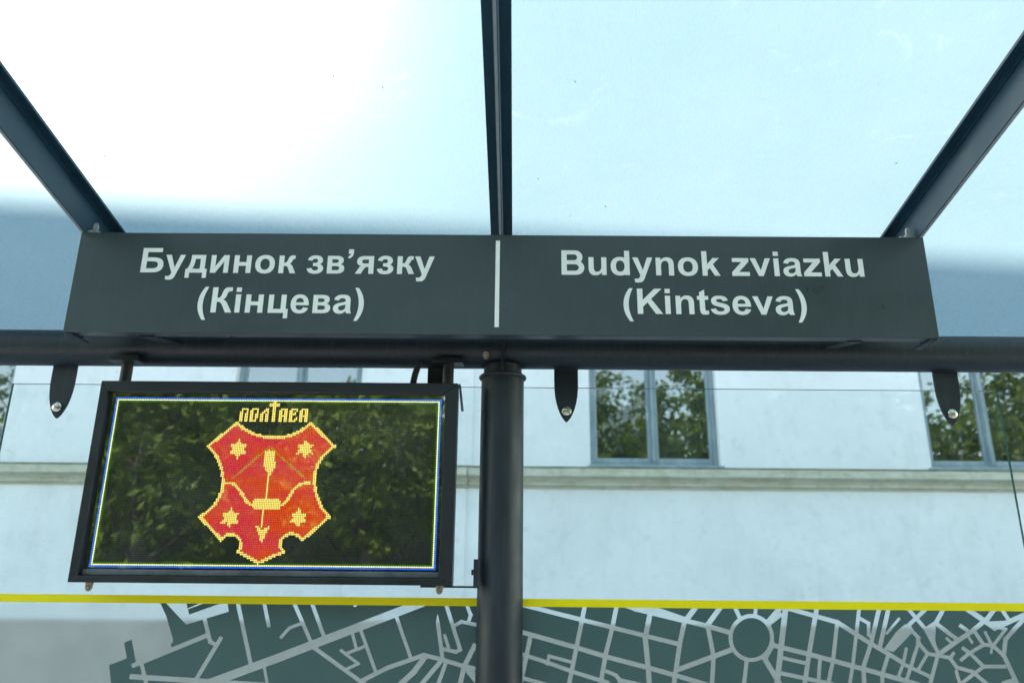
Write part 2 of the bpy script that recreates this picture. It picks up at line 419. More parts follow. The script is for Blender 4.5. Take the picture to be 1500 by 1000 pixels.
for x in WIN:
    yf = BY + .09
    b = MB(); f = .05
    b.box((x + .002, yf, SILL + .004), (x + f, yf + .07, HEAD - .002)); b.box((x + WW - f, yf, SILL + .004), (x + WW - .002, yf + .07, HEAD - .002))
    b.box((x + f + .001, yf, SILL + .004), (x + WW - f - .001, yf + .07, SILL + .06)); b.box((x + f + .001, yf, HEAD - f), (x + WW - f - .001, yf + .07, HEAD - .002))
    win = rel(bl, b.obj('window', 'timber', bl, bevel=.004))
    xm = x + WW / 2
    def sub(o): o.location = (0, -BY + BY, 0); return o
    b = MB(); b.box((xm - .022, yf - .012, SILL + .062), (xm + .022, yf + .06, HEAD - f - .002)); b.box((xm - .012, yf - .028, SILL + .075), (xm + .012, yf - .0125, HEAD - f - .01))
    sub(b.obj('mullion', 'timber', win, bevel=.003))
    for a, c in ((x + f + .002, xm - .024), (xm + .024, x + WW - f - .002)):
        b = MB(); s = .034; z0, z1 = SILL + .063, HEAD - f - .003
        b.box((a, yf + .012, z0), (a + s, yf + .055, z1)); b.box((c - s, yf + .012, z0), (c, yf + .055, z1))
        b.box((a + s + .001, yf + .012, z0), (c - s - .001, yf + .055, z0 + .05)); b.box((a + s + .001, yf + .012, z1 - s), (c - s - .001, yf + .055, z1))
        b.box((a + s + .001, yf + .014, 4.25), (c - s - .001, yf + .05, 4.285))
        sub(b.obj('casement', 'timber', win, bevel=.003))
        for q0, q1 in ((z0 + .051, 4.249), (4.286, z1 - s - .001)):
            b = MB(); tilt = random.Random(int(x * 100 + a * 10)).uniform(-.004, .004)
            b.hexa([(a + s, yf + .030 + tilt, q0), (c - s, yf + .030 - tilt, q0), (c - s, yf + .034 - tilt, q0), (a + s, yf + .034 + tilt, q0),
                    (a + s, yf + .030 + tilt, q1), (c - s, yf + .030 - tilt, q1), (c - s, yf + .034 - tilt, q1), (a + s, yf + .034 + tilt, q1)])
            sub(b.obj('pane', 'pane', win))
    b = MB(); nseg = 40
    for i in range(nseg):
        xa, xb = x + .03 + (WW - .06) * i / nseg, x + .03 + (WW - .06) * (i + 1) / nseg
        ya, yb = yf + .16 + .012 * math.sin(i * 1.1), yf + .16 + .012 * math.sin((i + 1) * 1.1)
        b.poly([(xa, ya, SILL + .02), (xb, yb, SILL + .02), (xb, yb, HEAD), (xa, ya, HEAD)])
    sub(b.obj('lace_curtain', 'lace', win))
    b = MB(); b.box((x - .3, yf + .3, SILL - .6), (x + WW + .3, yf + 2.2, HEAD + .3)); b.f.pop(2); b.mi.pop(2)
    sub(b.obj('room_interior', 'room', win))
    b = MB(); b.hexa([(x - .03, BY - .03, SILL - .002), (x + WW + .03, BY - .03, SILL - .002), (x + WW + .03, BY + .088, SILL + .002), (x - .03, BY + .088, SILL + .002),
                      (x - .03, BY - .03, SILL + .022), (x + WW + .03, BY - .03, SILL + .022), (x + WW - .004, BY + .088, SILL + .04), (x + .004, BY + .088, SILL + .04)])
    sub(b.obj('window_sill', 'timber', win, bevel=.003))

# ------------------------------------------------------------------ the bus shelter
CX = -.043                                      # middle of the shelter
sh = thing('bus_shelter', 'dark steel bus shelter with opal roof sheets, round beam and glass wall', 'bus shelter', None, (CX, 2.26, 0))
SL = math.tan(rad(11.8))
def S(o): return rel(sh, o)
def ring_tube(bm, c, r, tube, n=48, mm=10):
    k = len(bm.v)
    for i in range(n):
        t = 2 * math.pi * i / n
        for j in range(mm):
            u = 2 * math.pi * j / mm; q = r + tube * math.cos(u)
            bm.v.append((c[0] + q * math.cos(t), c[1] + q * math.sin(t), c[2] + tube * math.sin(u)))
    for i in range(n):
        for j in range(mm):
            bm.f.append((k + i * mm + j, k + ((i + 1) % n) * mm + j, k + ((i + 1) % n) * mm + (j + 1) % mm, k + i * mm + (j + 1) % mm)); bm.mi.append(0)
b = MB(); b.tube([(CX, 2.26, 0), (CX, 2.26, 2.222)], .0645, 48); post = S(b.obj('post', 'frame', sh, True))
def P(o): return o   # children of a part share its frame
b = MB(); ring_tube(b, (CX, 2.26, 2.226), .0665, .006); b.tube([(CX, 2.26, 2.2225), (CX, 2.26, 2.262)], .058, 40, False); P(b.obj('post_collar', 'frame', post, True))
b = MB(); b.tube([(CX, 2.26, 0.001), (CX, 2.26, .012)], .12, 40); P(b.obj('base_plate', 'frame', post, True))
b = MB(); b.box((CX - .0045, 2.17, 2.228), (CX + .0045, 2.202, 2.335)); b.box((CX - .0045, 2.203, 2.222), (CX + .0045, 2.216, 2.25)); P(b.obj('gusset', 'frame', post, bevel=.001))
b = MB(); b.tube([(-2.62, 2.26, 2.312), (2.53, 2.26, 2.312)], .0555, 48); beam = S(b.obj('beam', 'frame', sh, True))
p = at(712, 519.5, 2.205)
b = MB(); b.tube([(p.x, 2.196, p.z), (p.x, 2.203, p.z), (p.x, 2.22, p.z)], [.0085, .0105, .0105], 20); P(b.obj('cap_plug', 'brass', beam, True))
rng = random.Random(4)
# rafters: a T of a flat flange over a hanging web
RX = [CX - 2.407, CX - 1.207, CX - .007, CX + 1.193, CX + 2.393]
ZW = 2.585; YF, YR = .72, 2.86
def zr(y, off=0): return ZW + (2 - y) * SL + off
for i, x in enumerate(RX):
    b = MB()
    def slab(x0, x1, o0, o1, ya=YF, yb=YR):
        b.hexa([(x0, ya, zr(ya, o0)), (x1, ya, zr(ya, o0)), (x1, yb, zr(yb, o0)), (x0, yb, zr(yb, o0)), (x0, ya, zr(ya, o1)), (x1, ya, zr(ya, o1)), (x1, yb, zr(yb, o1)), (x0, yb, zr(yb, o1))])
    slab(x - .006, x + .006, 0, .1, YF, 2.5); slab(x - .033, x + .033, .1005, .1085)
    # fillet of the root
    for s in (-1, 1):
        for q in range(3):
            a = .006 + .004 * q; hh = (.012, .006, .0025)[q]
            slab(x + s * a if s > 0 else x - a - .004, x + a + .004 if s > 0 else x - a, .1003 - hh, .1002, YF, 2.5)
    rf = S(b.obj('rafter', 'rafter', sh))
    b = MB(); slab(x - .0035, x + .0035, -.003, -.0005, YF, 2.5); P(b.obj('edge_strip', 'gasket', rf))
    b = MB(); b.hexa([(x - .0058, 2.22, 2.36), (x + .0058, 2.22, 2.36), (x + .0058, 2.3, 2.36), (x - .0058, 2.3, 2.36), (x - .0058, 2.2, zr(2.2, .02)), (x + .0058, 2.2, zr(2.2, .02)), (x + .0058, 2.33, zr(2.33, .02)), (x - .0058, 2.33, zr(2.33, .02))])
    b.v = [(q[0] + .0122, q[1], q[2]) for q in b.v]; P(b.obj('rafter_bracket', 'frame', rf))
for i in range(4):
    b = MB(); x0, x1 = RX[i] + .003, RX[i + 1] - .003; o0, o1 = .1095, .1195
    b.hexa([(x0, YF - .03, zr(YF - .03, o0)), (x1, YF - .03, zr(YF - .03, o0)), (x1, YR, zr(YR, o0)), (x0, YR, zr(YR, o0)), (x0, YF - .03, zr(YF - .03, o1)), (x1, YF - .03, zr(YF - .03, o1)), (x1, YR, zr(YR, o1)), (x0, YR, zr(YR, o1))], 1)
    b.mi[-6] = 0
    pn = S(b.obj('roof_panel', ['opal', 'skin'], sh))
    r = random.Random(i + 20)
    if i in (1, 2):
        b = MB()
        for _ in range(5):       # dead insects and seed husks lying on the sheet
            y = r.uniform(1.45, 2.1); x = r.uniform(x0 + .05, x1 - .05); z = zr(y, o0) - .0012; s = r.uniform(.0018, .0045); a = r.uniform(0, 3.1)
            b.tube([(x - s * math.cos(a), y - s * math.sin(a), z + s * SL * math.sin(a)), (x, y, z - .0006), (x + s * math.cos(a), y + s * math.sin(a), z - s * SL * math.sin(a))], [.0004, .0011, .0004], 6)
        o = P(b.obj('dirt_specks', 'bark', pn)); o['kind'] = 'stuff'
# glass wall
GY, GT = 2.284, .010
ZT, ZB = 2.204, .35
YTOP, YBOT = 1.590, 1.569
def wall_panel(x0, x1):
    b = MB(); b.box((x0, GY, ZB), (x1, GY + GT, ZT), 1)
    for q in (2, 4): b.mi[q] = 0
    return S(b.obj('glass_panel', ['glass', 'edge'], sh))
PANELS = [(CX - 1.512, CX - .006), (CX + .006, CX + 1.512)]
panels = [wall_panel(*p) for p in PANELS]
for cx in (-1.35, -.194, .194, 1.354):
    x = CX + cx; hw = .0365
    out = [(x - hw, 2.29), (x + hw, 2.29)]
    for t in (.18, .35, .5, .62, .74, .84, .92, .97): 
        z = 2.255 - t * .16; out.append((x + hw * (1 - max(0, (t - .22) / .78) ** 2.3) ** .72, z))
    out.append((x, 2.094))
    out += [(2 * x - q[0], q[1]) for q in out[2:-1][::-1]]
    b = MB(); b.prism(out, GY - .014, GY - .004); cl = S(b.obj('glass_clamp', 'frame', sh, bevel=.0012))
    b = MB(); z = 2.128
    b.tube([(x, GY - .0145, z), (x, GY - .018, z), (x, GY - .0195, z)], [.0145, .0145, .0125], 28); b.tube([(x, GY - .0196, z), (x, GY - .024, z), (x, GY - .0255, z)], [.009, .0085, .005], 20)
    P(b.obj('bolt', 'steel', cl, True))

# --- printed film on the glass: yellow line, frosted sheet, map
R1 = lambda p: (p[0] / 3.5714, 820 + p[1] / 3.5714)
R2 = lambda p: (400 + p[0] / 4.1667, 820 + p[1] / 4.1667)
R3 = lambda p: (750 + p[0] / 3.947, 850 + p[1] / 3.947)
R4 = lambda p: (1120 + p[0] / 3.947, 850 + p[1] / 3.947)
ST = []   # streets: frame, width, points
ST += [(R1, w_, p_) for w_, p_ in (
    (24, [(690, 553), (1085, 392)]), (22, [(1068, 295), (1100, 425), (1135, 445)]), (22, [(1160, 400), (1010, 650)]), (22, [(738, 530), (775, 680)]),
    (22, [(1240, 200), (1315, 555)]), (20, [(1378, 200), (1408, 350)]), (16, [(1383, 560), (1402, 660)]))]
ST += [(R2, w_, p_) for w_, p_ in (
    (52, [(-560, 812), (0, 607), (920, 255)]), (24, [(122, 245), (232, 500)]), (24, [(232, 245), (312, 468)]), (20, [(45, 475), (100, 412), (185, 382)]), (26, [(235, 522), (420, 655), (530, 735), (640, 800)]),
    (27, [(520, 745), (700, 655), (920, 578), (1020, 602), (1160, 645), (1420, 700)]), (22, [(748, 330), (842, 600)]), (20, [(478, 420), (510, 545)]), (22, [(528, 405), (630, 690)]), (20, [(448, 568), (562, 525)]),
    (20, [(410, 545), (520, 630), (438, 668)]), (24, [(1055, 265), (1142, 545), (1115, 558), (1035, 540)]), (20, [(1045, 450), (1072, 535)]), (22, [(1180, 265), (1206, 335), (1194, 372)]),
    (22, [(1100, 402), (1150, 375), (1260, 398)]), (34, [(930, 585), (860, 680), (750, 780)]), (28, [(1028, 610), (885, 780)]), (24, [(1058, 615), (995, 790)]), (30, [(1235, 510), (1165, 650), (1135, 790)]), (42, [(1180, 655), (1320, 820)]), (20, [(500, 265), (502, 284)]))]
ST += [(R3, w_, p_) for w_, p_ in (
    (26, [(20, 128), (400, 225), (580, 270), (780, 320), (968, 367)]), (28, [(700, 160), (1000, 230), (1130, 262), (1270, 302)]), (26, [(424, 130), (402, 240), (325, 620)]), (26, [(608, 130), (580, 270), (540, 430), (508, 620)]),
    (30, [(800, 180), (770, 330), (788, 510), (795, 620)]), (28, [(1000, 225), (970, 360), (932, 620)]), (28, [(-90, 255), (370, 385), (550, 440), (780, 500), (960, 550), (1190, 620)]), (26, [(108, 315), (45, 620)]),
    (24, [(-20, 400), (200, 470), (350, 525), (560, 590)]), (20, [(215, 425), (203, 490)]), (20, [(205, 432), (352, 472)]), (24, [(40, 555), (290, 625)]), (22, [(540, 520), (600, 545), (622, 572), (800, 612)]), (22, [(618, 560), (628, 620)]),
    (30, [(945, 518), (1170, 435), (1285, 392)]), (26, [(1130, 258), (1165, 435), (1155, 620)]), (32, [(1078, 130), (1005, 230)]), (30, [(1222, 130), (1128, 258)]), (24, [(1278, 130), (1318, 218)]), (22, [(1412, 130), (1404, 205)]),
    (26, [(1560, 190), (1475, 255)]), (24, [(1357, 455), (1338, 620)]), (24, [(1460, 445), (1560, 610)]))]
ST += [(R4, w_, p_) for w_, p_ in (
    (30, [(95, 150), (15, 243), (45, 370), (0, 450), (66, 560)]), (33, [(122, 150), (95, 380), (68, 620)]), (26, [(120, 155), (420, 240), (600, 355), (720, 425), (800, 475)]), (28, [(302, 150), (255, 430), (228, 620)]), (24, [(420, 236), (395, 460), (362, 620)]),
    (22, [(547, 150), (510, 480), (488, 620)]), (28, [(30, 368), (260, 425), (500, 490), (700, 545), (900, 602)]), (22, [(95, 443), (245, 478)]), (24, [(90, 533), (400, 598)]), (22, [(320, 450), (308, 620)]), (20, [(540, 212), (600, 245), (600, 310), (622, 332)]),
    (26, [(664, 150), (615, 360), (570, 500), (577, 620)]), (26, [(718, 150), (665, 385)]), (16, [(780, 215), (702, 308)]), (24, [(935, 160), (830, 258)]), (22, [(828, 160), (930, 280), (1002, 415)]), (26, [(1035, 160), (990, 243), (925, 285)]), (24, [(985, 243), (1112, 338)]),
    (28, [(995, 432), (1110, 350), (1200, 290), (1290, 215), (1330, 160)]), (30, [(1165, 160), (1330, 272), (1560, 172)]), (22, [(1370, 165), (1412, 228)]), (26, [(1560, 150), (1392, 338), (1382, 430), (1475, 630)]), (22, [(1125, 255), (1175, 290)]), (16, [(1172, 315), (1202, 362)]),
    (16, [(1048, 328), (1078, 358)]), (22, [(1208, 285), (1265, 370), (1180, 420), (1130, 462)]), (22, [(1140, 385), (1190, 420), (1265, 495), (1395, 495)]), (22, [(1258, 368), (1320, 375), (1390, 440)]), (20, [(1318, 378), (1392, 280), (1325, 262)]), (18, [(1272, 292), (1312, 372)]),
    (16, [(1316, 375), (1308, 422)]), (22, [(995, 430), (1070, 445), (1110, 500), (1200, 525), (1310, 615)]), (20, [(1095, 412), (1073, 448)]), (22, [(1270, 492), (1120, 605)]), (20, [(1105, 515), (1135, 620)]), (24, [(1000, 430), (950, 620)]), (24, [(716, 422), (680, 540), (680, 620)]),
    (20, [(820, 385), (800, 480), (766, 572)]), (22, [(892, 345), (850, 480), (815, 585)]), (20, [(942, 420), (888, 512)]), (22, [(795, 478), (960, 555)]), (22, [(825, 262), (890, 330), (880, 350)]), (22, [(880, 348), (940, 420), (1000, 432)]), (60, [(1375, 610), (1450, 590)]))]
WHITE = [[R1(p) for p in q] for q in ([(862, 200), (862, 216), (975, 337), (1198, 268), (1186, 200)],)]
WHITE += [[R2(p) for p in [(1005, 325), (1018, 380), (1047, 600), (1023, 606), (993, 385)]]]
WHITE += [[R3(p) for p in [(560, 130), (830, 150), (1010, 212), (985, 243), (785, 195)]]]
WHITE += [[R4(p) for p in q] for q in ([(812, 250), (850, 265), (862, 290), (745, 412), (688, 395), (760, 295)], [(925, 292), (990, 262), (985, 340), (1002, 408)], [(1290, 235), (1335, 285), (1420, 250), (1400, 230)])]
BARS = [[R1(p) for p in q] for q in ([(972, 200), (1090, 200), (1070, 214), (982, 252)], [(984, 256), (1135, 200), (1190, 200), (1165, 222), (990, 284)])]
RC = (1100.4, 933.6)
RO = [(RC[0] + 33.4 * math.cos(t), RC[1] + 35.2 * math.sin(t)) for t in np.linspace(0, 2 * math.pi, 40, endpoint=False)]
RI = [(RC[0] + 27.4 * math.cos(t), RC[1] + 29.2 * math.sin(t)) for t in np.linspace(0, 2 * math.pi, 40, endpoint=False)]
# streets going on below the part the photograph shows
rg = random.Random(9)
for x in range(230, 1520, 62):
    ST.append((lambda p: p, rg.uniform(5, 7.5), [(x + rg.uniform(-12, 12), 1004), (x - 14 + rg.uniform(-12, 12), 1090), (x - 20, 1190)]))
for y in (1030, 1078, 1130): ST.append((lambda p: p, rg.uniform(5, 8), [(190, y - 40), (700, y + rg.uniform(-8, 8)), (1560, y + 50)]))
def stroke(pts, wd):
    out = []
    for i in range(len(pts) - 1):
        a, c = Vector(pts[i]), Vector(pts[i + 1]); d = (c - a).normalized(); nrm = Vector((-d.y, d.x)) * wd / 2
        e0 = d * wd * .42 if i else Vector((0, 0)); e1 = d * wd * .42 if i < len(pts) - 2 else Vector((0, 0))
        out.append([tuple(a - e0 + nrm), tuple(c + e1 + nrm), tuple(c + e1 - nrm), tuple(a - e0 - nrm)])
    return out
FY = GY - .0035
def flat(q, y=FY):
    v = at(q[0], q[1], y); return (round(v.x, 5), round(v.z, 5))
SP = []
for fr, wd, pts in ST:
    sc_ = {R1: 3.5714, R2: 4.1667, R3: 3.947, R4: 3.947}.get(fr, 1)
    for q in stroke([fr(p) for p in pts], wd / sc_): SP.append([flat(p) for p in q])
SP += [[flat(p) for p in q] for q in WHITE]
BARS = [[flat(p) for p in q] for q in BARS]; RO = [flat(p) for p in RO]; RI = [flat(p) for p in RI]
LEFT = [flat(R1(p)) for p in [(818, 180), (835, 215), (870, 290), (905, 410), (905, 430), (893, 435), (900, 457), (760, 530), (712, 535), (690, 415), (650, 430), (665, 512), (572, 548), (582, 643), (620, 860), (660, 1300)]]
MAPB = 1.0
def film(panel, x0, x1):
    base = [(x, z) for x, z in LEFT if z > MAPB] + [(LEFT[-1][0], MAPB), (PANELS[1][1], MAPB), (PANELS[1][1], YBOT - .0008)]
    # the map area of this panel
    frame = [(x0, MAPB), (x1, MAPB), (x1, YBOT), (x0, YBOT)]
    strk = boxed(SP); bars = boxed(BARS)
    lo, hi = x0 + .001, x1 - .001
    def test(c):
        if not (lo < c[0] < hi and MAPB < c[1] < YBOT and inside(c, base)): return False
        if hit(c, bars): return True
        if inside(c, RI): return True
        if inside(c, RO): return False
        return not hit(c, strk)
    cut = [[(lo, MAPB - .1), (hi, MAPB - .1), (hi, YBOT), (lo, YBOT)], base, RO, RI] + SP + BARS
    vo, keep = region(cut, test)
    b = MB(); b.v = [(v.x, FY - .001, v.y) for v in vo]; b.f = keep; b.mi = [0] * len(keep)
    o = b.obj('map_print', 'print', panel)
    me = o.data; bm = bmesh.new(); bm.from_mesh(me); bmesh.ops.delete(bm, geom=[v for v in bm.verts if not v.link_faces], context='VERTS'); bm.to_mesh(me); bm.free()
    b = MB(); b.poly([(lo, FY, MAPB - .35), (hi, FY, MAPB - .35), (hi, FY, YBOT), (lo, FY, YBOT)]); b.obj('frosted_film', 'film', panel)
    b = MB(); b.poly([(lo, FY - .002, YBOT - .0005), (hi, FY - .002, YBOT - .0005), (hi, FY - .002, YTOP), (lo, FY - .002, YTOP)]); b.obj('yellow_stripe', 'yellow', panel)
for pn, (a, c) in zip(panels, PANELS): film(pn, a, c)

# ------------------------------------------------------------------ the name sign
SY = 2.0; SX0, SX1, SZ0, SZ1 = CX - 1.2085, CX + 1.1975, 2.282, 2.5815
sg = thing('name_sign', 'long dark grey sign box with two pale stop names hung under the rafters', 'sign', None, ((SX0 + SX1) / 2, SY, SZ0))
def G(o): return rel(sg, o)
b = MB(); T = .003
b.box((SX0, SY, SZ0), (SX1, SY + T, SZ1))
b.box((SX0 + T, SY + T + .0002, SZ0), (SX1 - T, SY + .038, SZ0 + T)); b.box((SX0 + T, SY + T + .0002, SZ1 - T), (SX1 - T, SY + .06, SZ1))
body = G(b.obj('sign_face', 'sign', sg, bevel=.0012))
for x0, x1 in ((SX0, SX0 + T), (SX1 - T, SX1)):
    b = MB(); prof = [(SY + T + .0004, SZ0 + .0002), (SY + .07, SZ0 - .002), (SY + .09, SZ0 + .004), (SY + .1, SZ0 + .018), (SY + .1, SZ1 - .02), (SY + T + .0004, SZ1 - .0002)]
    n = len(prof); b.v = [(x0, y, z) for y, z in prof] + [(x1, y, z) for y, z in prof]
    b.f = [tuple(range(n)), tuple(range(n, 2 * n))] + [(q, (q + 1) % n, n + (q + 1) % n, n + q) for q in range(n)]; b.mi = [0] * len(b.f)
    G(b.obj('end_plate', 'frame', sg, bevel=.0008))
    # turned-in foot at the lower corner of each end
    s = 1 if x0 < 0 else -1; xi = x0 + (T if s > 0 else 0)
    b = MB(); b.hexa([(xi, SY + .004, SZ0 - .006), (xi + s * .022, SY + .004, SZ0 - .006), (xi + s * .022, SY + .095, SZ0 - .006), (xi, SY + .095, SZ0 - .006),
                      (xi, SY + .004, SZ0 - .0005), (xi + s * .022, SY + .004, SZ0 - .0005), (xi + s * .022, SY + .095, SZ0 - .0005), (xi, SY + .095, SZ0 - .0005)])
    G(b.obj('end_foot', 'frame', sg, bevel=.002))
for s in (-1, 1):
    x = CX - .006 + s * .985
    b = MB(); b.hexa([(x - .022, SY + .03, SZ0 - .004), (x + .022, SY + .03, SZ0 - .004), (x + .022, 2.215, 2.312), (x - .022, 2.215, 2.312), (x - .022, SY + .03, SZ0 - .0005), (x + .022, SY + .03, SZ0 - .0005), (x + .022, 2.213, 2.317), (x - .022, 2.213, 2.317)])
    G(b.obj('support_bracket', 'frame', sg))
    x = RX[1] + .02 if s < 0 else RX[3] - .02
    b = MB(); b.box((x - .007, SY + .026, SZ1 + .0004), (x + .007, SY + .032, SZ1 + .034)); b.prism([(x - .007, SZ1 + .034), (x + .007, SZ1 + .034), (x + .004, SZ1 + .042), (x - .004, SZ1 + .042)], SY + .026, SY + .032)
    b.tube([(x - .03, SY + .022, SZ1 + .008), (x + .018, SY + .022, SZ1 + .008)], .0045, 12); b.tube([(x - .016, SY + .022, SZ1 + .008), (x - .006, SY + .022, SZ1 + .008)], .009, 6)
    G(b.obj('hanging_clip', 'zinc', sg))
# lettering, drawn on a 2048 grid
def mir(q, w_): return [((w_ - c[0], c[1]) if len(c) == 2 else (w_ - c[0], c[1], w_ - c[2], c[3], w_ - c[4], c[5])) for c in q]
def rect(x0, y0, x1, y1): return [(x0, y0), (x1, y0), (x1, y1), (x0, y1)]
def ell(cx, cy, rx, ry, e=2.25, n=40):
    o = []
    for i in range(n):
        t = 2 * math.pi * i / n; c, s = math.cos(t), math.sin(t)
        o.append((cx + rx * math.copysign(abs(c) ** (2 / e), c), cy + ry * math.copysign(abs(s) ** (2 / e), s)))
    return o
def dee(x0, y0, x1, y1, rx):
    h = (y1 - y0) / 2; ym = (y0 + y1) / 2; kx, ky = rx * .56, h * .56
    return [(x0, y0), (x1 - rx, y0), (x1 - rx + kx, y0, x1, ym - ky, x1, ym), (x1, ym + ky, x1 - rx + kx, y1, x1 - rx, y1), (x0, y1)]
g_n = [(138, 0), (138, 1062), (399, 1062), (399, 906), (492, 1026, 609, 1086, 750, 1086), (930, 1086, 1113, 980, 1113, 660), (1113, 0), (832, 0), (832, 542), (832, 790, 790, 868, 655, 868), (520, 868, 419, 780, 419, 481), (419, 0)]
g_u = [((1251 - c[0], 1062 - c[1]) if len(c) == 2 else (1251 - c[0], 1062 - c[1], 1251 - c[2], 1062 - c[3], 1251 - c[4], 1062 - c[5])) for c in g_n]
g_y = [(13, 1062), (312, 1062), (566, 308), (814, 1062), (1105, 1062), (730, 40), (663, -145), (600, -320, 540, -431, 300, -431), (230, -431, 170, -424, 130, -412), (105, -192), (150, -203, 190, -207, 225, -207), (330, -207, 380, -150, 425, -5)]
g_a = [(357, 738), (102, 784), (145, 968, 280, 1086, 565, 1086), (860, 1086, 1004, 1000, 1004, 700), (1001, 328), (1001, 170, 1020, 90, 1075, 0), (797, 0), (753, 125), (680, 30, 560, -24, 430, -24), (200, -24, 69, 110, 69, 292), (69, 480, 200, 560, 430, 610), (600, 642, 680, 665, 733, 686), (740, 830, 690, 876, 550, 876), (440, 876, 390, 830, 357, 738)]
h_a = [(733, 504), (680, 486, 600, 470, 520, 450), (400, 420, 350, 385, 350, 310), (350, 220, 420, 168, 510, 168), (640, 168, 733, 260, 733, 390)]
g_e = [(762, 338), (1042, 291), (980, 100, 850, -24, 572, -24), (240, -24, 76, 200, 76, 523), (76, 870, 260, 1086, 547, 1086), (870, 1086, 1070, 870, 1060, 451), (356, 451), (360, 270, 450, 182, 576, 182), (670, 182, 735, 230, 762, 338)]
h_e = [(778, 622), (773, 790, 680, 872, 565, 872), (440, 872, 358, 780, 360, 622)]
g_lp = [(613, -431), (420, -431), (180, -90, 92, 200, 92, 524), (92, 850, 190, 1180, 424, 1491), (616, 1491), (450, 1150, 373, 850, 373, 528), (373, 200, 440, -90, 613, -431)]
